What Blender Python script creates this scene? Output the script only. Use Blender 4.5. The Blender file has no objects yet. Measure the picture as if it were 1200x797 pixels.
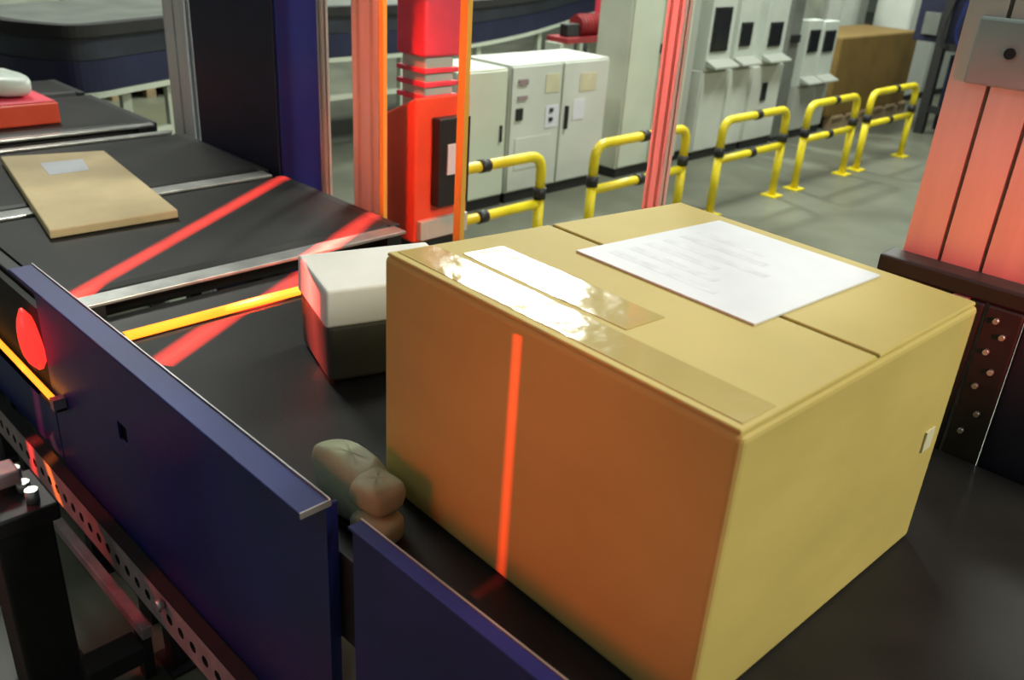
import bpy, bmesh, math, random
from mathutils import Vector, Matrix
random.seed(7)
PI = math.pi
S = bpy.context.scene
C = S.collection

# ------------------------------------------------------------------ camera
cam_d = bpy.data.cameras.new('camera'); cam = bpy.data.objects.new('camera', cam_d); C.objects.link(cam)
cam_d.sensor_width = 36.0; cam_d.sensor_fit = 'HORIZONTAL'
cam_d.lens = 36.0 * 1030 / 1200
cam_d.clip_start = 0.05; cam_d.clip_end = 200
yaw, pitch, roll = math.radians(133.4), math.radians(25.5), math.radians(3.85)
fw = Vector((math.cos(yaw)*math.cos(pitch), math.sin(yaw)*math.cos(pitch), -math.sin(pitch)))
r0 = Vector((math.sin(yaw), -math.cos(yaw), 0)); u0 = r0.cross(fw)
rr = math.cos(roll)*r0 + math.sin(roll)*u0
uu = -math.sin(roll)*r0 + math.cos(roll)*u0
M = Matrix((rr, uu, -fw)).transposed().to_4x4(); M.translation = Vector((0, 0, 2.0))
cam.matrix_world = M
S.camera = cam
cam_d.dof.use_dof = True; cam_d.dof.focus_distance = 1.9; cam_d.dof.aperture_fstop = 4.0

# ------------------------------------------------------------------ world, exposure
w = bpy.data.worlds.new('hall_ambient'); S.world = w; w.use_nodes = True
w.node_tree.nodes['Background'].inputs[0].default_value = (0.86, 0.95, 0.92, 1)
w.node_tree.nodes['Background'].inputs[1].default_value = 0.13
S.view_settings.view_transform = 'Standard'; S.view_settings.look = 'None'
S.view_settings.exposure = 0.0; S.view_settings.gamma = 1.0; S.view_settings.use_curve_mapping = False

# ------------------------------------------------------------------ lamps
def aim(o, target):
    d = Vector(target) - o.location
    o.rotation_euler = d.to_track_quat('-Z', 'Y').to_euler()
def area(name, loc, target, size, power, col):
    d = bpy.data.lights.new(name, 'AREA'); d.shape = 'DISK'; d.size = size; d.energy = power; d.color = col
    o = bpy.data.objects.new(name, d); C.objects.link(o); o.location = loc; aim(o, target); return o
def spot(name, loc, target, power, col, ang, blend=.6, rad=.05):
    d = bpy.data.lights.new(name, 'SPOT'); d.energy = power; d.color = col; d.spot_size = math.radians(ang); d.spot_blend = blend
    d.shadow_soft_size = rad
    o = bpy.data.objects.new(name, d); C.objects.link(o); o.location = loc; aim(o, target); return o
def line_lamp(name, loc, p1, p2, power, col, half, reach):
    """a laser-like line lamp: a point source whose beam is a thin fan through p1 and p2"""
    loc = Vector(loc); p1 = Vector(p1); p2 = Vector(p2)
    mid = (p1 + p2) / 2
    z = (loc - mid).normalized()
    n = (p1 - loc).cross(p2 - loc).normalized()          # normal of the fan
    z = (z - n * z.dot(n)).normalized(); y = z.cross(n)
    d = bpy.data.lights.new(name, 'SPOT'); d.energy = power; d.color = col; d.spot_size = math.radians(150); d.spot_blend = 0; d.shadow_soft_size = 0.0
    d.use_nodes = True
    nt = d.node_tree; em = nt.nodes['Emission']
    tc = nt.nodes.new('ShaderNodeTexCoord'); sp = nt.nodes.new('ShaderNodeSeparateXYZ'); nt.links.new(tc.outputs['Normal'], sp.inputs[0])
    def m(op, a, b=None, c=None):
        q = nt.nodes.new('ShaderNodeMath'); q.operation = op
        for i, v in enumerate((a, b, c)):
            if v is None: continue
            if isinstance(v, (int, float)): q.inputs[i].default_value = v
            else: nt.links.new(v, q.inputs[i])
        return q.outputs[0]
    rx = m('ABSOLUTE', m('DIVIDE', sp.outputs[0], sp.outputs[2]))
    ry = m('ABSOLUTE', m('DIVIDE', sp.outputs[1], sp.outputs[2]))
    fx = m('MAXIMUM', m('SUBTRACT', 1.0, m('DIVIDE', rx, half)), 0.0)
    fx = m('POWER', fx, 0.8)
    fy = m('LESS_THAN', ry, reach)
    nt.links.new(m('MULTIPLY', fx, fy), em.inputs['Strength'])
    o = bpy.data.objects.new(name, d); C.objects.link(o)
    mm = Matrix((n, y, z)).transposed().to_4x4(); mm.translation = loc; o.matrix_world = mm
    return o

COOL = (.95, 1.0, .90); RED = (1.0, .045, .03)
area('bay_or_fill_lamp', (-7.0, 8.1, 5.2), (-7.0, 8.1, 0), 0.7, 420, COOL)
area('bay_or_fill_lamp', (-2.2, 6.5, 6.2), (-2.6, 6.5, 0), 1.6, 420, COOL)
area('bay_or_fill_lamp', (-8.5, 2.5, 6.5), (-8.5, 2.5, 0), 1.6, 300, COOL)
area('bay_or_fill_lamp', (-3.0, 12.5, 6.5), (-3.0, 12.5, 0), 1.6, 330, COOL)
area('bay_or_fill_lamp', (-10., 10., 6.5), (-10., 10., 0), 1.6, 330, COOL)
area('bay_or_fill_lamp', (3.2, 2.4, 4.4), (-.6, 1.2, 1.2), 1.4, 260, (1.0, .95, .76))
area('bay_or_fill_lamp', (-2.2, -3.0, 5.6), (-1.6, 1.0, 1.0), 1.5, 30, COOL)  # unseen fill lamp, added to brighten the guards and the box's near side
spot('red_scan_or_fill_lamp', (.95, .95, 1.72), (-.56, 2.0, 1.46), 250, (1, .06, .06), 25, 1., .08)
spot('red_scan_or_fill_lamp', (-1.25, 1.25, 3.0), (-1.39, 2.05, 1.6), 420, (1, .10, .09), 24, .8)
spot('red_scan_or_fill_lamp', (-2.1, 1.15, 3.0), (-2.50, 2.1, 1.15), 300, (1, .13, .05), 30, .8)
spot('red_scan_or_fill_lamp', (-.8, -.75, 1.75), (-.70, .85, 1.25), 56, (1.0, .13, .03), 40, .9, .30)
spot('red_scan_or_fill_lamp', (-2.7, -.15, 1.35), (-1.9, .66, .62), 40, (1.0, .05, .07), 60, 1.)  # unseen red fill, added for the pink reflections on the guard
line_lamp('line_lamp', (-2.3, 1.2, 3.0), (-2.376, .756, 1.0), (-3.086, 1.838, 1.0), 14000, RED, .017, .322)
line_lamp('line_lamp', (-1.9, 1.2, 3.0), (-1.861, .756, 1.0), (-2.513, 1.885, 1.0), 14000, RED, .021, .33)
line_lamp('line_lamp', (-2.2, -.5, 1.7), (-2.42, .64, .52), (-2.37, .64, .42), 900, (1., .20, .03), .016, .06)  # no laser here: orange beam added for the tube's glow on the rail
line_lamp('line_lamp', (-2.75, .35, 1.75), (-1.64, 1.06, 1.22), (-1.61, 1.06, 1.0), 700, (1., .08, .06), .05, .068)
line_lamp('line_lamp', (-.72, -.25, 2.3), (-.793, .83, 1.487), (-.793, .83, .99), 300, RED, .009, .122)
line_lamp('line_lamp', (-2.2, -.5, 1.7), (-2.50, .65, .95), (-2.545, .64, .42), 900, (1., .05, .04), .022, .14)

# ------------------------------------------------------------------ materials
def mat(name, col, rough=.5, metal=0., spec=.5, var=.0, vscale=8., bump=0., bscale=60., emis=None, es=0., stretch=(1, 1, 1), coat=0.):
    m = bpy.data.materials.new(name); m.use_nodes = True
    nt = m.node_tree; b = nt.nodes['Principled BSDF']
    b.inputs['Base Color'].default_value = (*col, 1); b.inputs['Roughness'].default_value = rough
    b.inputs['Metallic'].default_value = metal; b.inputs['Specular IOR Level'].default_value = spec
    b.inputs['Coat Weight'].default_value = coat
    if var or bump:
        tc = nt.nodes.new('ShaderNodeTexCoord'); mp = nt.nodes.new('ShaderNodeMapping'); nt.links.new(tc.outputs['Object'], mp.inputs[0])
        mp.inputs['Scale'].default_value = stretch
    if var:
        n = nt.nodes.new('ShaderNodeTexNoise'); n.inputs['Scale'].default_value = vscale; n.inputs['Detail'].default_value = 6
        nt.links.new(mp.outputs[0], n.inputs['Vector'])
        cr = nt.nodes.new('ShaderNodeValToRGB')
        cr.color_ramp.elements[0].position = .3; cr.color_ramp.elements[1].position = .7
        cr.color_ramp.elements[0].color = (*[c*(1-var) for c in col], 1); cr.color_ramp.elements[1].color = (*[min(1, c*(1+var)) for c in col], 1)
        nt.links.new(n.outputs['Fac'], cr.inputs[0]); nt.links.new(cr.outputs[0], b.inputs['Base Color'])
    if bump:
        n = nt.nodes.new('ShaderNodeTexNoise'); n.inputs['Scale'].default_value = bscale; n.inputs['Detail'].default_value = 4
        nt.links.new(mp.outputs[0], n.inputs['Vector'])
        bp = nt.nodes.new('ShaderNodeBump'); bp.inputs['Strength'].default_value = bump; bp.inputs['Distance'].default_value = .01
        nt.links.new(n.outputs['Fac'], bp.inputs['Height']); nt.links.new(bp.outputs[0], b.inputs['Normal'])
    if emis:
        b.inputs['Emission Color'].default_value = (*emis, 1); b.inputs['Emission Strength'].default_value = es
    return m
m_floor = mat('concrete_floor', (.125, .132, .098), .38, var=.28, vscale=1.3, bump=.08, bscale=30)
m_wall = mat('hall_wall', (.34, .36, .32), .8, var=.1, vscale=.6)
m_belt = mat('rubber_belt', (.015, .014, .0135), .5, spec=.26, var=.3, vscale=5, bump=.10, bscale=260)
m_black = mat('black_steel', (.012, .012, .013), .5, var=.3, vscale=9)
m_rubber = mat('black_rubber', (.010, .010, .010), .7, var=.3, vscale=20)
m_navy = mat('navy_paint', (.013, .020, .135), .34, var=.22, vscale=4, bump=.03, bscale=20)
m_navyl = mat('navy_flange_paint', (.012, .022, .15), .45, var=.2, vscale=4)
m_navyd = mat('dark_navy_paint', (.010, .012, .035), .5, var=.3, vscale=3)
m_blue = mat('blue_paint', (.006, .018, .15), .35, var=.15, vscale=3)
m_alu = mat('anodised_aluminium', (.62, .60, .54), .42, metal=.35, var=.08, vscale=6, stretch=(4, 4, .4))
m_aluD = mat('worn_steel_strip', (.52, .52, .50), .32, metal=.7, var=.25, vscale=10)
m_steel = mat('perforated_steel', (.34, .26, .27), .5, metal=.2, var=.25, vscale=12)
m_teal = mat('grey_teal_plate', (.30, .40, .40), .45, var=.1, vscale=10)
m_orange = mat('orange_tone', (.95, .50, .08), .45, var=.05, vscale=5, stretch=(3, 3, .6))  # even orange of the thin post and the post edge
m_red = mat('red_paint', (.82, .085, .035), .42, var=.15, vscale=4)
m_pink = mat('pinkish_red_cover', (.75, .06, .10), .5, var=.15, vscale=4)
m_yellow = mat('yellow_paint', (.70, .57, .015), .35, var=.14, vscale=6)
m_cab = mat('pale_grey_green_enamel', (.50, .55, .45), .45, var=.06, vscale=3)
m_cab2 = mat('pale_grey_enamel', (.52, .55, .50), .45, var=.07, vscale=3)
m_white = mat('white_plastic', (.50, .55, .50), .4, var=.05, vscale=6)
m_paper = mat('white_paper', (.60, .62, .68), .5, var=.04, vscale=14)
m_print = mat('faint_grey_print', (.57, .585, .645), .6, var=.10, vscale=40)
m_beige = mat('beige_paper', (.52, .50, .34), .6, var=.1, vscale=9)
m_screen = mat('dark_screen', (.012, .014, .016), .2, spec=.6, var=.2, vscale=9)
m_card = mat('cardboard', (.47, .372, .115), .62, spec=.35, var=.10, vscale=2.6, bump=.10, bscale=14, stretch=(1, 1, 2))
m_cardf = mat('flat_cardboard', (.62, .48, .26), .6, var=.12, vscale=5, bump=.08, bscale=30)
m_cardb = mat('brown_cardboard', (.15, .092, .018), .7, var=.14, vscale=4)
m_tape = mat('clear_parcel_tape', (.47, .375, .135), .14, spec=.8, var=.08, vscale=6, bump=.35, bscale=11, coat=.6)
m_sort = mat('sorter_flank', (.019, .023, .034), .5, var=.3, vscale=3)
m_sortb = mat('sorter_flank_navy', (.011, .013, .044), .45, var=.25, vscale=4)
m_bag = mat('beige_padded_bag', (.29, .33, .20), .6, var=.16, vscale=9, bump=.35, bscale=16)
m_greyp = mat('grey_poly_parcel', (.060, .060, .052), .5, var=.2, vscale=6, bump=.2, bscale=14)
m_glow = mat('orange_light_tube', (1, .5, .05), .4, emis=(1.0, .32, .02), es=1.8)
m_steelg = mat('dark_grey_paint', (.13, .14, .125), .5, var=.2, vscale=4)
m_wcard = mat('white_card', (.74, .72, .68), .5, var=.05, vscale=6)
m_alul = mat('pale_aluminium', (.74, .75, .70), .45, metal=.1, var=.06, vscale=6, stretch=(4, 4, .4))
m_dred = mat('dark_red_paint', (.28, .018, .022), .5, var=.2, vscale=6)
m_mott = mat('mottled_grey_enamel', (.30, .33, .27), .5, var=.25, vscale=3)
m_redglow = mat('painted_red_glow', (.8, .02, .02), .3, emis=(1., .04, .03), es=1.2)  # emissive red that imitates a reflection of the laser line
m_diff = mat('amber_diffuser', (.55, .09, .03), .35, var=.15, vscale=8)
m_wood = mat('pallet_wood', (.30, .22, .12), .8, var=.25, vscale=8)

# ------------------------------------------------------------------ geometry helpers
class MB:
    def __init__(s): s.v = []; s.f = []; s.sm = []
    def add(s, vs, fs, sm=False):
        o = len(s.v); s.v += [tuple(v) for v in vs]; s.f += [tuple(i+o for i in f) for f in fs]; s.sm += [sm]*len(fs); return s
    def box(s, x0, y0, z0, x1, y1, z1):
        vs = [(x, y, z) for z in (z0, z1) for y in (y0, y1) for x in (x0, x1)]
        return s.add(vs, [(0, 2, 3, 1), (4, 5, 7, 6), (0, 1, 5, 4), (2, 6, 7, 3), (0, 4, 6, 2), (1, 3, 7, 5)])
    def prism(s, poly, z0, z1):
        n = len(poly)
        a = sum(poly[i][0]*poly[(i+1) % n][1]-poly[(i+1) % n][0]*poly[i][1] for i in range(n))
        if a < 0: poly = poly[::-1]
        vs = [(x, y, z0) for x, y in poly] + [(x, y, z1) for x, y in poly]
        return s.add(vs, [tuple(range(n))[::-1], tuple(range(n, 2*n))] + [(i, (i+1) % n, n+(i+1) % n, n+i) for i in range(n)])
    def hexa(s, b, t):       # bottom quad, top quad (ccw from above)
        return s.add(list(b)+list(t), [(3, 2, 1, 0), (4, 5, 6, 7)] + [(i, (i+1) % 4, 4+(i+1) % 4, 4+i) for i in range(4)])
    def tube(s, pts, r, n=10, cap=True):
        pts = [Vector(p) for p in pts]; rings = []
        t0 = (pts[1]-pts[0]).normalized(); ref = Vector((0, 0, 1)) if abs(t0.z) < .9 else Vector((1, 0, 0))
        nrm = (ref - t0*ref.dot(t0)).normalized()
        for i, p in enumerate(pts):
            t = ((pts[min(i+1, len(pts)-1)]-p).normalized() + (p-pts[max(i-1, 0)]).normalized()).normalized()
            nrm = (nrm - t*nrm.dot(t)).normalized(); bn = t.cross(nrm)
            rad = r[i] if isinstance(r, (list, tuple)) else r
            rings.append([p + rad*(math.cos(2*PI*k/n)*nrm + math.sin(2*PI*k/n)*bn) for k in range(n)])
        vs = [v for R_ in rings for v in R_]; fs = []
        for i in range(len(pts)-1):
            for k in range(n): fs.append((i*n+k, i*n+(k+1) % n, (i+1)*n+(k+1) % n, (i+1)*n+k))
        o = len(s.v); s.add(vs, fs, True)
        if cap: s.add([], []); s.f += [tuple(o+k for k in range(n))[::-1], tuple(o+(len(pts)-1)*n+k for k in range(n))]; s.sm += [False, False]
        return s
    def cyl(s, a, b, r, n=14): return s.tube([a, b], r, n)
    def build(s, name, m, parent=None, bevel=0., seg=2, sub=0):
        me = bpy.data.meshes.new(name); me.from_pydata(s.v, [], s.f); me.update()
        for p, q in zip(me.polygons, s.sm): p.use_smooth = q
        me.materials.append(m)
        o = bpy.data.objects.new(name, me); C.objects.link(o)
        if bevel:
            b = o.modifiers.new('bevel', 'BEVEL'); b.width = bevel; b.segments = seg; b.limit_method = 'ANGLE'; b.angle_limit = math.radians(40)
        if sub:
            b = o.modifiers.new('smooth', 'SUBSURF'); b.levels = sub; b.render_levels = sub
        if parent:
            o.parent = parent; o.matrix_parent_inverse = parent_inv(parent)
        return o
def parent_inv(p):          # geometry is given in world coordinates: undo the parents' placement
    bpy.context.view_layer.update() if False else None
    mloc = Matrix.Translation(p.location)
    q = p
    if q.parent: return Matrix.Identity(4)
    return mloc.inverted()
def thing(name, label, cat, loc, group=None):
    o = bpy.data.objects.new(name, None); C.objects.link(o); o.location = loc; o.empty_display_size = .05
    return tag(o, label, cat, group)
def tag(o, label, cat, group=None):
    o['label'] = label; o['category'] = cat
    if group: o['group'] = group
    return o
def struct(o): o['kind'] = 'structure'; return o
def fillet(pts, r, n=5):
    pts = [Vector(p) for p in pts]; out = [pts[0]]
    for i in range(1, len(pts)-1):
        a = (pts[i-1]-pts[i]).normalized(); b = (pts[i+1]-pts[i]).normalized()
        p0 = pts[i]+a*r; p1 = pts[i]+b*r
        for k in range(n+1):
            t = k/n; out.append((1-t)**2*p0 + 2*t*(1-t)*pts[i] + t*t*p1)
    out.append(pts[-1]); return out

# ------------------------------------------------------------------ the hall
struct(MB().box(-26, -6, -.05, 6, 30, 0).build('floor', m_floor))
struct(MB().box(-26.2, -6, 0, -26, 30, 7).build('wall_left', m_wall))
struct(MB().box(-26, 30, 0, 6, 30.2, 7).build('wall_back', m_wall))

# ------------------------------------------------------------------ belt conveyors
BY0, BY1, BZ = .72, 1.86, 1.0
def conveyor(x0, x1, label, legs):
    t = thing('belt_conveyor', label, 'conveyor', (x0, (BY0+BY1)/2, 0))
    r = .045; n = 6
    prof = [(x0+r, BZ)] + [(x1-r+r*math.sin(PI*k/(2*n)*2), BZ-r+r*math.cos(PI*k/(2*n)*2)) for k in range(n+1)] + [(x0+r-r*math.sin(PI*k/n), BZ-2*r+r-r*math.cos(PI*k/n)) for k in range(n)]
    vs = [(x, y, z) for y in (BY0+.015, BY1-.015) for x, z in prof]; k = len(prof)
    b = MB().add(vs, [tuple(range(k)), tuple(range(k, 2*k))[::-1]] + [(i, k+i, k+(i+1) % k, (i+1) % k) for i in range(k)])
    b.build('belt', m_belt, t)
    MB().box(x0+.01, BY0-.03, BZ-.20, x1-.01, BY0+.012, BZ-.004).build('side_rail', m_black, t, .004)
    MB().box(x0+.01, BY1-.012, BZ-.20, x1-.01, BY1+.03, BZ-.004).build('side_rail', m_black, t, .004)
    for x in legs:
        for y in (BY0+.03, BY1-.03):
            l = MB().box(x-.03, y-.03, .012, x+.03, y+.03, BZ-.19).build('leg', m_black, t, .004)
            MB().box(x-.06, y-.05, 0, x+.06, y+.05, .012).build('foot_plate', m_black, l)
    MB().box(legs[0], BY0+.01, .30, legs[-1], BY0+.05, .36).build('cross_beam', m_black, t)
    return t
conveyor(-5.62, -5.16, 'short dark infeed conveyor next to the curved sorter', (-5.5, -5.28))
tA = conveyor(-5.10, -4.28, 'short black belt conveyor carrying the red and white parcel', (-5.0, -4.4))
tB = conveyor(-4.04, -3.245, 'black belt conveyor between the red parcel and the flat carton', (-3.95, -3.35))
tC = conveyor(-3.155, -2.365, 'black belt conveyor under the flat brown carton', (-3.1, -2.5))
tD = conveyor(-2.04, 1.60, 'long black belt conveyor carrying the large cardboard box', (-1.95, -.6, 1.4))
# bare steel transfer plates between the belts
def plate(x0, x1, z, name, label):
    t = thing(name, label, 'plate', ((x0+x1)/2, (BY0+BY1)/2, z-.06))
    MB().box(x0, BY0+.01, z-.012, x1, BY1-.01, z).build('plate', m_aluD, t, .003)
    for y in (BY0+.06, BY1-.06): MB().box(x0+.003, y-.03, z-.16, x1-.003, y+.03, z-.012).build('bracket', m_black, t)
    return t
plate(-4.275, -4.225, 1.002, 'transfer_plate', 'thin bright steel strip beside the belt of the red parcel')
plate(-4.085, -4.045, 1.002, 'transfer_plate', 'thin bright steel strip on the near side of the dark belt gap')
plate(-3.238, -3.162, .999, 'transfer_plate', 'steel strip passing under the flat brown carton')
plate(-2.358, -2.290, 1.002, 'transfer_plate', 'steel strip beside the gap with the glowing orange tube')
# scanner in the gap
t = thing('gap_scanner', 'scanner in the belt gap with a glowing orange light tube', 'scanner', (-2.17, 1.29, .80))
MB().box(-2.28, BY0+.03, .80, -2.07, BY1-.03, .96).build('housing', m_black, t, .005)
tb = MB().tube([(-2.085, BY0+.04, .985), (-2.085, BY1-.06, .985)], .013, 12).build('light_tube', m_glow, t)
for y in (BY0+.035, BY1-.055): MB().box(-2.105, y-.012, .955, -2.066, y+.012, 1.0).build('tube_clip', m_black, tb)
MB().box(-2.135, BY0+.04, .955, -2.105, BY1-.06, .972).build('diffuser', m_diff, t)
for y in (BY0+.05, BY1-.05): MB().box(-2.22, y-.02, 0, -2.13, y+.02, .80).build('support', m_black, t)

# ------------------------------------------------------------------ near guards
GY = .66
t = thing('side_guard', 'long navy blue side guard plate with a folded top flange at left', 'guard', (-1.7, GY, .5))
gp = MB()
sx0, sx1, sz0, sz1 = -1.905, -1.855, .815, .865      # small slot cut through the plate
for bx in ((-2.36, .50, sx0, 1.112), (sx1, .50, -1.02, 1.112), (sx0, .50, sx1, sz0), (sx0, sz1, sx1, 1.112)):
    gp.box(bx[0], GY, bx[1], bx[2], GY+.006, bx[3])
gp.build('plate', m_navy, t)
MB().box(-2.36, GY-.050, 1.112, -1.02, GY+.006, 1.12).build('top_flange', m_navyl, t, .002)
MB().box(-1.026, GY+.006, .50, -1.02, GY+.024, 1.112).build('end_flange', m_navy, t, .002)
MB().box(-2.36, GY+.006, 1.108, -1.02, GY+.009, 1.124).build('bright_edge_strip', m_aluD, t)  # raw steel strip added as the highlight of the top edge
MB().box(-1.02, GY-.050, 1.110, -1.017, GY+.009, 1.122).build('bright_edge_strip', m_aluD, t)
for x in (-2.2, -1.5): MB().box(x, GY+.006, .83, x+.05, BY0-.032, .87).build('mounting_bracket', m_black, t)
t = thing('side_guard', 'navy blue side guard plate at bottom centre beside the large box', 'guard', (-.3, GY+.02, .5))
MB().box(-.96, GY+.01, .50, .9, GY+.016, 1.10).build('plate', m_navy, t)
MB().box(-.96, GY+.0, 1.10, .9, GY+.026, 1.106).build('top_flange', m_navy, t, .002)
MB().box(-.96, GY+.026, 1.092, .9, GY+.029, 1.108).build('bright_edge_strip', m_aluD, t)
for x in (-.7, .4): MB().box(x, GY+.016, .83, x+.05, BY0-.032, .87).build('mounting_bracket', m_black, t)
t = thing('side_guard', 'low navy guard at the far left under the orange light tube', 'guard', (-3.1, GY, .5))
MB().box(-3.9, GY, .512, -2.37, GY+.006, .735).build('plate', m_navy, t, .002)
MB().box(-3.9, GY+.006, .728, -2.37, GY+.045, .735).build('top_flange', m_navy, t)
for x in (-3.6, -2.6): MB().box(x, GY+.006, .68, x+.05, BY0-.032, .72).build('mounting_bracket', m_black, t)
# guard light: black recess with an orange tube along its lower edge
t = thing('guard_light', 'black light housing with bright orange tube on the left guard', 'lamp', (-2.55, GY-.02, .735))
hb = MB(); hb.box(-3.0, GY+.006, .745, -2.365, GY+.024, .985); hb.box(-3.0, GY-.03, .737, -2.25, GY-.002, .745); hb.box(-3.0, GY-.03, .737, -2.37, GY+.020, .745)
hb.build('housing', m_rubber, t)
tb = MB().tube([(-3.0, GY-.018, .768), (-2.27, GY-.018, .752)], .0085, 12).build('light_tube', m_glow, t)
MB().box(-2.275, GY-.035, .742, -2.25, GY-.002, .775).build('tube_clip', m_aluD, tb)
rf = MB().tube([(-2.462+.012*k, GY-.012, .965-.022*k) for k in range(8)], [.004, .018, .026, .030, .032, .031, .024, .006], 16).build('red_glow_blob', m_redglow, t)  # glowing blob shaped like the laser's reflection on the black housing

# perforated strip with real holes
# rail stands proud of the guard so that its back clears the plate
t = thing('perforated_rail', 'steel rail with a row of round holes under the navy guard', 'rail', (-1.9, GY-.02, .40))
pm = MB(); wl = MB(); pitch_ = .058; x = -3.3; z0, z1 = .395, .505; y = GY-.040
zc = .446; hr = .0155
while x < -.95:
    cx = x+pitch_/2; ring = []; outer = []
    for k in range(8):
        a = 2*PI*(k+.5)/8; ring.append((cx+hr*math.cos(a), y, zc+hr*math.sin(a)))
    corn = [(x+pitch_, y, zc+.02), (x+pitch_*.7, y, z1), (x+pitch_*.3, y, z1), (x, y, zc+.02), (x, y, zc-.02), (x+pitch_*.3, y, z0), (x+pitch_*.7, y, z0), (x+pitch_, y, zc-.02)]
    pm.add(ring+corn, [(k, (k+1) % 8, 8+(k+1) % 8, 8+k)[::1] for k in range(8)])
    pm.add([(x+pitch_, y, zc+.02), (x+pitch_, y, z1), (x+pitch_*.7, y, z1)], [(0, 2, 1)])
    pm.add([(x, y, zc+.02), (x, y, z1), (x+pitch_*.3, y, z1)], [(0, 1, 2)])
    pm.add([(x+pitch_, y, zc-.02), (x+pitch_, y, z0), (x+pitch_*.7, y, z0)], [(0, 1, 2)])
    pm.add([(x, y, zc-.02), (x, y, z0), (x+pitch_*.3, y, z0)], [(0, 2, 1)])
    wl.add([(px_, y+dy, pz_) for dy in (0, .030) for px_, _, pz_ in ring], [(k, 8+k, 8+(k+1) % 8, (k+1) % 8) for k in range(8)])
    x += pitch_
xe = x
pm.build('perforated_face', m_steel, t)
bk = wl; bk.box(-3.3, y+.030, z0, xe, y+.034, z1); bk.box(-3.3, y, z1, xe, y+.034, z1+.003); bk.box(-3.3, y, z0-.003, xe, y+.034, z0)
bk.build('rail_body', m_rubber, t)  # hole walls and back blackened to stand for shade in the holes
for xx in (-3.1, -2.1, -1.2): MB().box(xx, GY-.006, .30, xx+.06, BY0-.032, .495).build('bracket', m_black, t)
b0 = MB().cyl((-1.665, y-.004, .487), (-1.665, y-.02, .487), .014, 8).build('bolt', m_aluD, t)
# lower strut
t = thing('floor_strut', 'reddish steel strut running low under the perforated rail', 'strut', (-2.2, .66, .16))
MB().box(-2.9, .645, .16, -1.92, .675, .20).build('bar', m_steel, t, .004)
for xx in (-2.86, -1.96): MB().box(xx-.02, .645, 0, xx+.02, .675, .16).build('foot', m_black, t)
# black stand in the near left corner
t = thing('support_stand', 'black square stand post in the lower left corner', 'stand', (-2.03, .43, 0))
MB().box(-2.10, .37, .02, -1.97, .50, .62).build('post', m_rubber, t, .008)
MB().box(-2.16, .32, 0, -1.91, .55, .02).build('foot_plate', m_black, t, .004)
hd = MB().box(-2.14, .34, .62, -1.95, .515, .67).build('head_plate', m_black, t, .006)
for i in range(3):
    for j in range(2):
        MB().cyl((-2.11+.06*i, .38+.09*j, .67), (-2.11+.06*i, .38+.09*j, .695+.01*((i+j) % 2)), .016, 8).build('bolt', m_aluD, hd)
MB().box(-2.12, .40, .69, -2.05, .47, .73).build('clamp', m_steel, hd, .006)
MB().box(-1.98, .49, .10, -1.90, .64, .16).build('cross_arm', m_rubber, t, .005)
hs = [(-1.83, .60, .012), (-1.78, .62, .05), (-1.72, .60, .10), (-1.66, .52, .07), (-1.60, .46, .012)]
tag(MB().tube(fillet(hs, .03, 4), .012, 8).build('hose', m_white), 'pale hose looping up from the floor at lower left', 'hose')

# ------------------------------------------------------------------ far guard and right end
t = thing('side_guard', 'dark far side guard with red lit top rail behind the large box', 'guard', (.2, 1.92, .62))
MB().box(-.70, 1.905, 1.345, 1.2, 1.975, 1.385).build('top_rail', m_black, t, .006)
MB().box(-.385, 1.915, .62, 1.2, 1.935, 1.345).build('navy_panel', m_navyd, t, .004)
MB().box(-.70, 1.935, .62, -.52, 1.95, 1.345).build('black_panel', m_rubber, t)
for x0_, x1_, m_ in ((-.53, -.495, m_steel), (-.488, -.462, m_black), (-.455, -.385, m_rubber)):
    MB().box(x0_, 1.895, .62, x1_, 1.915, 1.345).build('upright', m_, t, .003)
for i, z in enumerate((1.06, 1.11, 1.17, 1.21, 1.25, 1.29, 1.32)):
    MB().cyl((-.43+.02*(i % 2), 1.895, z), (-.43+.02*(i % 2), 1.884, z), .006, 8).build('bolt', m_aluD, t)
for x in (-.37, .9): MB().box(x, 1.936, 0, x+.06, 2.0, 1.345).build('post', m_black, t)

# ------------------------------------------------------------------ aluminium posts
def slot_poly(x0, y0, x1, y1, nx, ny, sw=.010, sd=.016):
    """outline of a slotted profile, slots on every face"""
    p = []
    def side(a, b, n, inn):
        L = Vector(b)-Vector(a); l = L.length; d = L/l
        p.append(tuple(a))
        for k in range(n):
            c = Vector(a)+d*l*(k+.5)/n
            for q in (c-d*sw/2, c-d*sw/2+Vector(inn)*sd, c+d*sw/2+Vector(inn)*sd, c+d*sw/2): p.append(tuple(q))
    side((x0, y0), (x1, y0), nx, (0, 1)); side((x1, y0), (x1, y1), ny, (-1, 0)); side((x1, y1), (x0, y1), nx, (0, -1)); side((x0, y1), (x0, y0), ny, (1, 0))
    return p
def post(x0, y0, x1, y1, nx, ny, h, label, m, sw=.010, sd=.016, poly=None):
    t = thing('frame_post', label, 'post', ((x0+x1)/2, (y0+y1)/2, 0))
    MB().prism(poly or slot_poly(x0, y0, x1, y1, nx, ny, sw, sd), .015, h).build('profile', m, t)
    MB().box(x0-.05, y0-.05, 0, x1+.05, y1+.05, .015).build('base_plate', m_black, t)
    MB().box(x0, y0, h, x1, y1, h+.006).build('end_cap', m_black, t)
    return t
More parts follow.
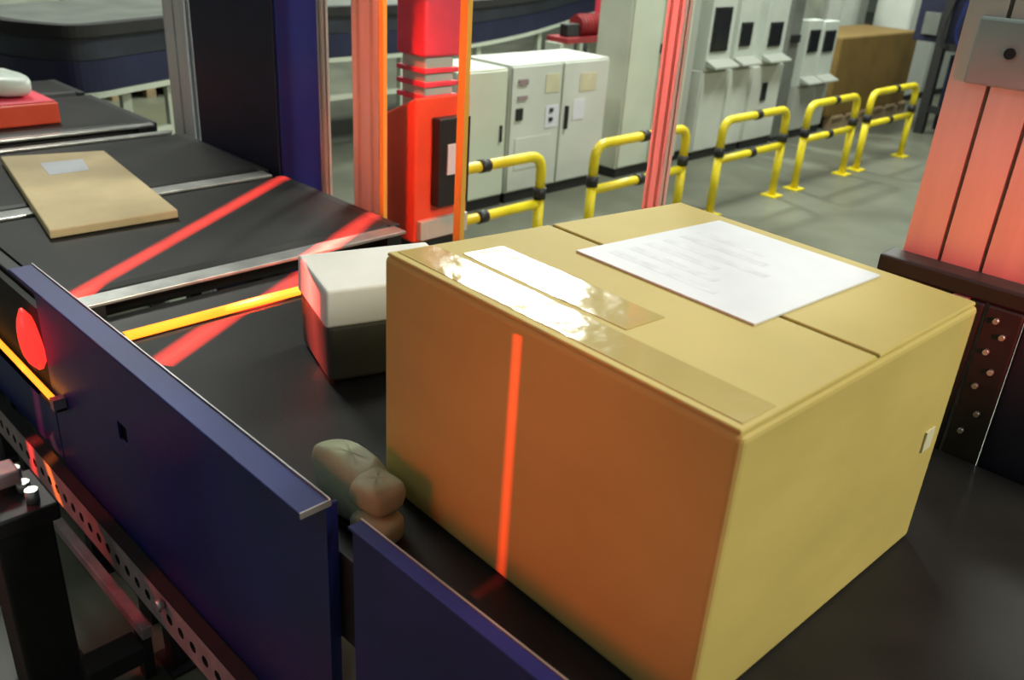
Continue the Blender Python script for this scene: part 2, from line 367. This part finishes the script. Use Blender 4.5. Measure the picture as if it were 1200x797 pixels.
# right post: its near face carries two dark grooves
x0, x1 = -.685, -.425
poly = [(x0, 2.0), (-.609, 2.0), (-.609, 2.03), (-.600, 2.03), (-.600, 2.0), (-.521, 2.0), (-.521, 2.03), (-.512, 2.03), (-.512, 2.0), (x1, 2.0), (x1, 2.08), (x0, 2.08)]
t = post(x0, 2.0, x1, 2.08, 3, 1, 2.3, 'wide red lit aluminium post with two grooves at right edge', m_alu, poly=poly)
jp = MB().box(-.650, 1.978, 1.755, -.33, 1.999, 1.885).build('joint_plate', m_teal, t, .006)
for x in (-.575, -.40): MB().cyl((x, 1.978, 1.822), (x, 1.971, 1.822), .011, 10).build('bolt', m_screen, jp)
post(-1.42, 2.0, -1.365, 2.035, 2, 1, 2.3, 'slim red lit aluminium post behind the large box', m_alu)
post(-2.164, 1.955, -2.130, 1.975, 1, 1, 2.4, 'thin orange post right of the red cabinet', m_orange, poly=[(-2.164, 1.955), (-2.130, 1.955), (-2.130, 1.975), (-2.164, 1.975)])
t = post(-2.735, 1.95, -2.578, 1.985, 2, 1, 2.4, 'grooved aluminium post with an orange edge left of the red cabinet', m_alu, .022, .02)
MB().box(-2.577, 1.952, .02, -2.553, 1.97, 2.4).build('orange_edge', m_orange, t, .002)
post(-2.955, 1.95, -2.925, 1.98, 1, 1, 2.4, 'slim tan aluminium post right of the navy housing', m_alu, .008)
post(-4.23, 1.95, -4.02, 2.02, 1, 2, 2.4, 'pale aluminium post with dark grooves at left of navy housing', m_alul, .018, .03)

# navy scanner housing
t = thing('scanner_housing', 'tall navy scanner housing with a front darkened for shade behind the belt', 'housing', (-3.45, 2.02, 0))
MB().box(-3.86, 1.905, .04, -3.17, 2.125, 2.6).build('body', m_blue, t, .006)
MB().box(-3.85, 1.895, .70, -3.18, 1.905, 2.58).build('shaded_front', m_navyd, t, .003)  # dark sheet puts the shade of this side into its colour
MB().box(-3.86, 1.91, 0, -3.17, 2.12, .04).build('plinth', m_black, t)
MB().box(-3.168, 2.11, .04, -3.155, 2.125, 2.6).build('edge_trim', m_red, t)

# red cabinet and its mast
t = thing('red_cabinet', 'bright red machine cabinet standing between two orange posts', 'cabinet', (-2.66, 2.3, 0))
bd = MB().hexa([(-2.84, 2.14, .80), (-2.60, 2.14, .80), (-2.60, 2.42, .80), (-2.84, 2.42, .80)], [(-2.84, 2.14, 1.27), (-2.60, 2.14, 1.38), (-2.60, 2.42, 1.38), (-2.84, 2.42, 1.27)])
bd.build('body', m_red, t, .012)
MB().box(-2.80, 2.16, 0, -2.62, 2.40, .80).build('pedestal', m_black, t)
MB().box(-2.76, 2.20, 1.3, -2.62, 2.34, 1.52).build('neck', m_cab2, t, .006)
for z in (1.36, 1.41, 1.46): MB().box(-2.775, 2.185, z, -2.605, 2.355, z+.018).build('neck_ring', m_pink, t, .003)
MB().box(-2.77, 2.18, 1.52, -2.60, 2.36, 2.3).build('mast_cover', m_pink, t, .01)
hk = MB().tube(fillet([(-2.83, 2.13, .84), (-2.83, 2.10, .86), (-2.83, 2.10, .93), (-2.83, 2.13, .95)], .012, 4), .010, 8).build('handle', m_black, t)
MB().box(-2.598, 2.22, .95, -2.55, 2.38, 1.30).build('side_box', m_black, t, .006)
MB().box(-2.55, 2.26, 1.08, -2.545, 2.31, 1.20).build('side_label', m_paper, t)
MB().box(-2.598, 2.15, .82, -2.57, 2.40, .90).build('foot_guard', m_alu, t, .004)

# ------------------------------------------------------------------ parcels on the belts
bx = thing('cardboard_box', 'large tan cardboard box with white label on top on the belt', 'box', (-.76, 1.19, BZ))
A, D, Cc, B = (-1.135, .868), (-.405, .832), (-.375, 1.515), (-1.02, 1.57)
zt = 1.478
def qz(z, pts, sh=0): return [(x, y, z) for x, y in pts]
q = [A, D, Cc, B]
ctr = Vector((sum(p[0] for p in q)/4, sum(p[1] for p in q)/4))
def lerp(a, b, t): return (a[0]+(b[0]-a[0])*t, a[1]+(b[1]-a[1])*t)
MB().hexa(qz(BZ+.001, q), qz(zt-.006, q)).build('carton_body', m_card, bx, .010, 3)
def strip(v0, v1, g=.002):   # strip of the top between v fractions (near to far)
    a = lerp(A, B, v0); b = lerp(D, Cc, v0); c = lerp(D, Cc, v1); d = lerp(A, B, v1); return [a, b, c, d]
def inset(pts, e):
    c = Vector((sum(p[0] for p in pts)/4, sum(p[1] for p in pts)/4)); return [tuple(Vector(p)+(c-Vector(p)).normalized()*e) for p in pts]
MB().hexa(qz(zt-.006, inset(strip(0, .498), .006)), qz(zt, inset(strip(0, .498), .008))).build('top_flap', m_card, bx, .002)
MB().hexa(qz(zt-.006, inset(strip(.502, 1), .006)), qz(zt, inset(strip(.502, 1), .008))).build('top_flap', m_card, bx, .002)
def quad_slab(u0, u1, v0, v1, z0, z1, name, m, parent):
    def P(u, v): return lerp(lerp(A, D, u), lerp(B, Cc, u), v)
    pts = [P(u0, v0), P(u1, v0), P(u1, v1), P(u0, v1)]
    return MB().hexa(qz(z0, pts), qz(z1, pts)).build(name, m, parent)
quad_slab(.02, .98, .025, .13, zt, zt+.0012, 'tape', m_tape, bx)
quad_slab(.10, .62, .15, .27, zt, zt+.0012, 'tape', m_tape, bx)
lb = quad_slab(.22, .755, .40, .94, zt+.0005, zt+.004, 'label', m_paper, bx)
for k in range(6): quad_slab(.27, .60-.05*(k % 3), .46+.065*k, .49+.065*k, zt+.004, zt+.00415, 'printed_line', m_print, lb)
# tape end folded over the right face near its far edge
MB().hexa([(-.3790, 1.44, 1.215), (-.3745, 1.44, 1.215), (-.3740, 1.475, 1.215), (-.3780, 1.475, 1.215)], [(-.3790, 1.44, 1.255), (-.3745, 1.44, 1.255), (-.3740, 1.475, 1.255), (-.3780, 1.475, 1.255)]).build('tape_end', m_beige, bx)
# white and grey parcel behind the box
t = thing('parcel', 'grey parcel with a white upper half on the belt behind the large box', 'parcel', (-1.56, 1.2, BZ))
pc = Vector((-1.525, 1.005)); e1 = Vector((.31, .9507)); e2 = Vector((-.9507, .31))
def pq(a0, a1, b0, b1): return [tuple(pc+e2*b1+e1*a0), tuple(pc+e2*b0+e1*a0), tuple(pc+e2*b0+e1*a1), tuple(pc+e2*b1+e1*a1)]
MB().hexa(qz(BZ+.004, pq(.006, .334, .006, .244)), qz(1.150, pq(.004, .336, .004, .246))).build('wrapping', m_greyp, t, .012, 3)
MB().hexa(qz(1.146, pq(0, .34, 0, .25)), qz(1.238, pq(.003, .337, .003, .247))).build('white_cover', m_wcard, t, .008, 3)
# small padded bag between guard and box
def lumpy(cx, cy, cz, rx, ry, rz, seed, name, m, parent=None, nu=14, nv=9, pw=.55, amp=.10):
    rnd = random.Random(seed); ph = [rnd.uniform(0, 6.28) for _ in range(6)]
    vs = []; fs = []
    for j in range(nv+1):
        th = PI*j/nv
        for i in range(nu):
            a = 2*PI*i/nu
            c = [math.sin(th)*math.cos(a), math.sin(th)*math.sin(a), math.cos(th)]
            c = [math.copysign(abs(v)**pw, v) for v in c]
            k = 1+amp*math.sin(3*a+ph[0]+2*th)*math.sin(th)+amp*.6*math.sin(5*a+ph[1])*math.sin(2*th+ph[2])
            vs.append((cx+rx*c[0]*k, cy+ry*c[1]*k, max(cz-rz, cz+rz*c[2]*k)))
    for j in range(nv):
        for i in range(nu): fs.append((j*nu+i, (j+1)*nu+i, (j+1)*nu+(i+1) % nu, j*nu+(i+1) % nu))
    o = MB().add(vs, fs, True).build(name, m, parent, sub=1); return o
t = thing('padded_bag', 'small crumpled beige padded bag between navy guard and large box', 'bag', (-1.10, .785, BZ))
lumpy(-1.11, .775, BZ+.062, .095, .042, .062, 3, 'bag_body', m_bag, t)
lumpy(-1.02, .765, BZ+.092, .045, .04, .030, 5, 'folded_end', m_bag, t)
lumpy(-1.01, .760, BZ+.030, .045, .04, .030, 6, 'folded_end', m_bag, t)
# flat carton
t = thing('flat_carton', 'flat light brown carton with small white label on the belt', 'carton', (-3.3, 1.1, BZ))
fq = [(-3.84, 1.045), (-2.86, .875), (-2.84, 1.29), (-3.74, 1.41)]
MB().hexa(qz(BZ+.003, fq), qz(BZ+.033, fq)).build('carton_body', m_cardf, t, .005)
MB().hexa(qz(BZ+.033, [(-3.66, 1.13), (-3.475, 1.10), (-3.475, 1.245), (-3.645, 1.285)]), qz(BZ+.0345, [(-3.66, 1.13), (-3.475, 1.10), (-3.475, 1.245), (-3.645, 1.285)])).build('label', m_paper, t)
# red parcel with white bag on top
t = thing('parcel', 'red parcel box at the left edge of the picture on the belt', 'parcel', (-4.7, 1.35, BZ))
MB().box(-4.98, 1.22, BZ+.001, -4.45, 1.50, BZ+.10).build('carton_body', m_red, t, .008)
MB().box(-4.97, 1.23, BZ+.10, -4.46, 1.49, BZ+.106).build('lid', m_pink, t, .002)
t = thing('white_bag', 'white plastic mail bag lying on the red parcel', 'bag', (-4.75, 1.35, BZ+.107))
lumpy(-4.74, 1.35, BZ+.107+.05, .20, .10, .05, 9, 'bag_body', m_white, t)

# ------------------------------------------------------------------ curved sorter behind
def spline(pts, n=8):
    P = [Vector(p) for p in pts]; P = [2*P[0]-P[1]]+P+[2*P[-1]-P[-2]]; out = []
    for i in range(1, len(P)-2):
        for k in range(n):
            t = k/n; out.append(.5*((2*P[i])+(-P[i-1]+P[i+1])*t+(2*P[i-1]-5*P[i]+4*P[i+1]-P[i+2])*t*t+(-P[i-1]+3*P[i]-3*P[i+1]+P[i+2])*t**3))
    out.append(P[-2]); return out
path = spline([(-7.2, 1.75), (-6.3, 1.80), (-5.95, 1.95), (-5.80, 2.15), (-5.98, 2.6), (-6.22, 3.2), (-6.45, 4.3), (-6.55, 5.6), (-7.2, 7.5), (-8.6, 10.2), (-9.8, 12.5)])
def sweep(prof, name, m, parent, cap=False):
    """prof: (offset to the outside, z)"""
    vs = []; fs = []; k = len(prof)
    for i, p in enumerate(path):
        t_ = (path[min(i+1, len(path)-1)]-path[max(i-1, 0)]).normalized(); nx, ny = t_.y, -t_.x
        for o_, z in prof: vs.append((p.x+nx*o_, p.y+ny*o_, z))
    for i in range(len(path)-1):
        for j in range(k): fs.append((i*k+j, i*k+(j+1) % k, (i+1)*k+(j+1) % k, (i+1)*k+j))
    fs.append(tuple(range(k))[::-1]); fs.append(tuple((len(path)-1)*k+j for j in range(k)))
    return MB().add(vs, fs).build(name, m, parent)
t = thing('sorter_conveyor', 'raised curved sorter conveyor with dark blue flank in the background', 'conveyor', (-6.3, 3.5, 0))
sweep([(0, 1.06), (0, 1.21), (-.03, 1.21), (-.03, 1.06)], 'upper_flank', m_sort, t)
sweep([(.012, .87), (.012, 1.055), (-.03, 1.055), (-.03, .87)], 'lower_flank', m_sortb, t)
sweep([(.035, 1.20), (.035, 1.27), (-.06, 1.27), (-.06, 1.20)], 'top_rim', m_rubber, t)
sweep([(.02, .83), (.02, .865), (-.04, .865), (-.04, .83)], 'bottom_trim', m_cab, t)
o_ = [(p.x, p.y) for p in path]
MB().prism([(p[0]-.03, p[1]+.03) for p in o_] + [(-11.4, 12.5), (-9.9, 10.2), (-8.6, 7.6), (-8.0, 5.2), (-7.9, 3.2)], 1.17, 1.22).build('sorter_belt', m_steelg, t)
sweep([(-.05, .50), (-.05, .54), (-.09, .54), (-.09, .50)], 'lower_rail', m_cab, t)
for i in range(0, len(path), 6):
    p = path[i]; q_ = path[min(i+1, len(path)-1)]; d = (q_-p).normalized() if i < len(path)-1 else (p-path[i-1]).normalized()
    o = MB().box(p.x-d.y*.07-.03, p.y+d.x*.07-.03, 0, p.x-d.y*.07+.03, p.y+d.x*.07+.03, .87).build('leg', m_cab, t)

# ------------------------------------------------------------------ cabinets along the aisle
FX = -4.65
def cabinet(y0, y1, z1, label, m, depth=.5, doors=1, plinth=.08, fx=FX):
    t = thing('control_cabinet', label, 'cabinet', (fx-depth/2, (y0+y1)/2, 0))
    MB().box(fx-depth, y0+.01, 0, fx-.02, y1-.01, plinth).build('plinth', m_black, t)
    MB().box(fx-depth, y0, plinth, fx-.018, y1, z1).build('body', m, t, .006)
    w_ = (y1-y0)/doors
    for k in range(doors):
        MB().box(fx-.018, y0+k*w_+.012, plinth+.015, fx, y0+(k+1)*w_-.012, z1-.015).build('door', m, t, .004)
    return t
def onface(t, y0, y1, z0, z1, name, m, d=.012, fx=FX): return MB().box(fx, y0, z0, fx+d, y1, z1).build(name, m, t)
t = cabinet(4.20, 4.70, 1.03, 'plain pale cabinet nearest the thin orange post', m_cab)
onface(t, 4.63, 4.65, .50, .62, 'handle', m_black)
t = cabinet(4.73, 5.86, 1.045, 'wide pale two door cabinet with switches and notices', m_cab2, doors=2)
onface(t, 4.79, 4.86, .64, .73, 'switch', m_screen)
onface(t, 4.80, 4.90, .79, .82, 'vent_slot', m_steel); onface(t, 4.80, 4.90, .90, .94, 'vent_slot', m_steel)
onface(t, 5.10, 5.26, .82, .96, 'notice', m_beige, .004); onface(t, 5.50, 5.70, .80, .94, 'notice', m_beige, .004)
onface(t, 5.12, 5.27, .55, .72, 'notice', m_paper, .004); onface(t, 5.44, 5.58, .58, .74, 'notice', m_paper, .004)
onface(t, 5.16, 5.20, .60, .63, 'button', m_black); onface(t, 5.16, 5.20, .67, .70, 'button', m_black)
onface(t, 5.345, 5.375, .52, .70, 'handle', m_black, .02)
onface(t, 4.80, 5.20, .26, .50, 'lower_panel', m_cab2, .005)
t = cabinet(6.10, 6.97, 2.1, 'tall pale cabinet behind the slim red lit post', m_cab, doors=2, depth=.36)
onface(t, 6.52, 6.57, 1.04, 1.12, 'latch', m_black, .02)
onface(t, 6.58, 6.72, 1.33, 1.46, 'notice', m_beige, .004)
t = cabinet(6.99, 7.22, 1.9, 'narrow cabinet greyed for shadow, set back beside the tall pale cabinet', m_wall, fx=-4.75)  # greyer colour stands in for shadow on this cabinet
# low cabinets and the terminals standing on them
t = cabinet(7.25, 7.68, .84, 'low pale cabinet under the leftmost wall terminal', m_cab2)
t = cabinet(7.70, 8.10, .84, 'low pale cabinet under the second wall terminal', m_cab2)
t = cabinet(8.14, 8.74, .84, 'low pale cabinet under the third wall terminal', m_cab2)
onface(t, 8.36, 8.46, .48, .66, 'switch', m_screen)
t = cabinet(9.12, 9.85, .56, 'lowest grey cabinet under the pair of small terminals', m_wall)
def terminal(y0, y1, z0, z1, label, s, dp=.22):
    t = thing('control_terminal', label, 'terminal', (FX-.12, (y0+y1)/2, z0))
    MB().box(FX-dp, y0, z0, FX, y1, z1).build('body', m_white, t, .008)
    fr = MB().box(FX, y0+(y1-y0)*s[0], z0+(z1-z0)*s[2], FX+.015, y0+(y1-y0)*s[1], z0+(z1-z0)*s[3]).build('screen_frame', m_black, t, .003)
    MB().box(FX+.015, y0+(y1-y0)*(s[0]+.07), z0+(z1-z0)*(s[2]+.03), FX+.018, y0+(y1-y0)*(s[1]-.07), z0+(z1-z0)*(s[3]-.03)).build('screen', m_screen, fr)
    MB().hexa([(FX, y0, z0+.04), (FX+.12, y0, z0+.03), (FX+.12, y1, z0+.03), (FX, y1, z0+.04)], [(FX, y0, z0+.10), (FX+.12, y0, z0+.05), (FX+.12, y1, z0+.05), (FX, y1, z0+.10)]).build('keyboard_shelf', m_wall, t, .004)
    return t
t = thing('grey_pillar', 'dark grey pillar between the third terminal and the small terminals', 'pillar', (FX-.2, 8.98, 0))
MB().box(FX-.34, 8.86, .03, FX-.06, 9.08, 2.2).build('shaft', m_steelg, t, .006)
MB().box(FX-.38, 8.83, 0, FX-.03, 9.10, .03).build('base_plate', m_black, t)
MB().box(FX-.06, 8.88, 1.02, FX-.03, 9.05, 1.10).build('junction_box', m_black, t, .004)
terminal(7.26, 7.66, .842, 1.62, 'leftmost control terminal with a large dark screen', (.08, .78, .22, .72))
terminal(7.74, 8.08, .842, 1.60, 'second control terminal from the left with a small dark screen', (.12, .70, .26, .55))
terminal(8.26, 8.66, .842, 1.62, 'third control terminal from the left with a dark screen', (.15, .75, .22, .52))
terminal(9.14, 9.45, .562, 1.24, 'left one of two small white terminals beside the brown carton', (.10, .80, .52, .86), .12)
terminal(9.48, 9.82, .562, 1.22, 'right one of two small white terminals beside the brown carton', (.10, .80, .52, .86), .12)
# brown carton on pallet
t = thing('pallet', 'wooden pallet under the large brown carton at the end of the aisle', 'pallet', (-4.9, 11.1, 0))
for k in range(6): MB().box(-5.4, 10.1+k*.37, .12, -4.62, 10.1+k*.37+.25, .15).build('deck_board', m_wood, t)
for x in (-5.38, -5.05, -4.74): MB().box(x, 10.1, 0, x+.1, 12.2, .12).build('bearer', m_wood, t)
t = thing('brown_carton', 'large dark brown carton behind the farthest yellow barriers', 'box', (-4.9, 11.0, .15))
MB().box(-5.4, 9.98, .151, FX, 12.1, 1.03).build('carton_body', m_cardb, t, .012)
MB().box(-5.38, 10.0, 1.03, -4.67, 11.03, 1.035).build('top_flap', m_cardb, t); MB().box(-5.38, 11.05, 1.03, -4.67, 12.08, 1.035).build('top_flap', m_cardb, t)
# tall pale cabinets in the distance behind the carton
t = cabinet(12.6, 13.6, 2.0, 'distant pale cabinet behind the brown carton', m_cab2, fx=-5.0)
t = cabinet(13.7, 15.0, 1.8, 'farthest pale cabinet behind the brown carton', m_wall, fx=-5.0)
t = cabinet(11.7, 12.9, 2.2, 'mottled grey cabinet right behind the brown carton', m_cab2, fx=-5.75, doors=3)
t = cabinet(10.2, 11.6, 2.0, 'pale equipment cabinet partly hidden by the terminals', m_mott, fx=-5.75, doors=2)

# red hoist motor behind the cabinets
t = thing('drive_motor', 'red drive motor on a pale frame above the two door cabinet', 'motor', (-6.0, 7.1, 0))
dy = .56
MB().box(-6.12, 6.10+dy, 0, -5.92, 6.30+dy, .95).build('stand', m_cab, t); MB().box(-6.12, 6.75+dy, 0, -5.92, 6.95+dy, .95).build('stand', m_cab, t)
MB().box(-6.15, 6.15+dy, .95, -5.88, 6.98+dy, 1.0).build('mounting_plate', m_dred, t)
MB().tube([(-6.02, 6.42+dy, 1.10), (-6.02, 6.75+dy, 1.10)], .095, 16).build('motor_body', m_dred, t)
for k in range(6): MB().tube([(-6.02, 6.45+k*.05+dy, 1.10), (-6.02, 6.462+k*.05+dy, 1.10)], .108, 16).build('cooling_fin', m_dred, t)
MB().box(-6.10, 6.78+dy, 1.0, -5.92, 6.97+dy, 1.36).build('gearbox', m_pink, t, .01)
MB().box(-6.05, 6.22+dy, 1.0, -5.95, 6.40+dy, 1.12).build('terminal_box', m_black, t, .006)
MB().cyl((-6.02, 6.75+dy, 1.10), (-6.02, 6.80+dy, 1.10), .06).build('shaft_collar', m_black, t)

# ------------------------------------------------------------------ yellow barriers
def barrier(y0, y1, label, x=-3.54, r=.032, zt=.735, zm=.445):
    t = thing('safety_barrier', label, 'barrier', (x, (y0+y1)/2, 0))
    MB().tube(fillet([(x, y0, .50), (x, y0, zt), (x, y1, zt), (x, y1, .50)], .11, 6), r, 12).build('top_rail', m_yellow, t)
    for y in (y0, y1):
        l = MB().tube([(x, y, .012), (x, y, zm+.02)], r, 12).build('leg', m_yellow, t)
        MB().box(x-.07, y-.07, 0, x+.07, y+.07, .012).build('foot_plate', m_yellow, l)
        MB().tube([(x, y, zm+.02), (x, y, .535)], r*1.25, 12).build('clamp', m_black, t)
    MB().tube([(x, y0+r*.5, zm-.01), (x, y1-r*.5, zm-.01)], r*.92, 12).build('middle_rail', m_yellow, t)
    yc = (y0+y1)/2
    for z in (zt, zm-.01): MB().tube([(x, yc-.035, z), (x, yc+.035, z)], r*1.2, 12).build('clamp', m_black, t)
    return t
G = None
barrier(2.93, 3.90, 'yellow tube barrier beside the thin orange post')
barrier(4.40, 5.42, 'yellow tube barrier crossed by the slim red lit post')
barrier(5.90, 6.86, 'yellow tube barrier in front of the left wall terminals')
barrier(7.24, 8.16, 'yellow tube barrier in front of the two small terminals')
barrier(8.46, 9.50, 'farthest yellow tube barrier in front of the brown carton')

# ------------------------------------------------------------------ dark machine at the end of the aisle
t = thing('parcel_lift', 'tall dark machine frame with hanging cables left of the right post', 'machine', (-3.4, 11.5, 0))
for x in (-3.95, -2.95):
    for y in (11.0, 12.0): MB().box(x-.05, y-.05, 0, x+.05, y+.05, 2.6).build('upright', m_rubber, t)
for z in (.25, .95, 1.55, 2.2): MB().box(-3.95, 10.96, z, -2.95, 11.04, z+.08).build('cross_beam', m_black, t)
MB().box(-3.85, 11.1, .05, -3.05, 11.9, .9).build('drive_box', m_navyd, t, .01)
MB().box(-4.30, 11.02, 1.02, -3.06, 11.9, 1.5).build('upper_box', m_navyd, t, .01)
MB().box(-4.2, 10.97, 1.1, -4.02, 11.02, 1.34).build('gauge_panel', m_steelg, t, .004)
MB().box(-3.7, 10.97, 1.2, -3.56, 11.02, 1.42).build('gauge_panel', m_wall, t, .004)
MB().box(-3.88, 11.15, 1.55, -3.0, 11.95, 2.15).build('control_box', m_rubber, t, .01)
MB().box(-3.22, 11.05, 1.05, -3.0, 11.3, 1.5).build('side_box', m_rubber, t, .01)
for i in range(7):
    x = -3.88+i*.14; s_ = .08*((i*37) % 5)/5
    MB().tube(spline([(x, 10.93, 2.25), (x+.04, 10.90, 1.75-s_), (x-.05, 10.90, 1.2), (x+.02+s_, 10.92, .95)], 5), .014, 6).build('cable', [m_rubber, m_navy, m_teal][i % 3], t)

# far pallets and crates beyond the sorter
def crate(x, y, z1, sx, sy, m, label):
    t = thing('stacked_crate', label, 'crate', (x, y, 0))
    MB().box(x-sx/2, y-sy/2, .10, x+sx/2, y+sy/2, z1).build('body', m, t, .02)
    for k in (-1, 0, 1): MB().box(x-sx/2, y+k*sy*.4-.05, 0, x+sx/2, y+k*sy*.4+.05, .10).build('runner', m_wood, t)
    MB().box(x-sx/2-.02, y-sy/2-.02, z1-.08, x+sx/2+.02, y+sy/2+.02, z1).build('rim', m, t)
    return t
m_olive = mat('olive_plastic', (.30, .27, .05), .5, var=.1, vscale=3)
crate(-10.2, 4.25, 1.08, 1.0, .95, m_olive, 'olive yellow crate at top left behind the dark sorter bend')
crate(-10.6, 3.1, 1.0, 1.0, .9, m_mott, 'mottled grey crate in the top left corner above the sorter bend')
crate(-11.0, 1.9, 1.1, 1.2, 1.1, m_cab2, 'pale grey crate standing behind the sorter at the far left')

# ------------------------------------------------------------------ groups of repeats
GROUPS = {'belt_conveyor': 'belt conveyors of the scanning line', 'transfer_plate': 'steel strips between the belts', 'side_guard': 'navy side guards of the conveyor',
          'frame_post': 'upright posts of the scanner frame', 'safety_barrier': 'yellow barriers along the aisle', 'control_cabinet': 'pale cabinets along the aisle',
          'control_terminal': 'control terminals on the low cabinets', 'stacked_crate': 'crates behind the sorter', 'parcel': 'small parcels on the belts'}
for o in C.objects:
    if o.parent is None and 'category' in o:
        g = GROUPS.get(o.name.split('.')[0])
        if g: o['group'] = g
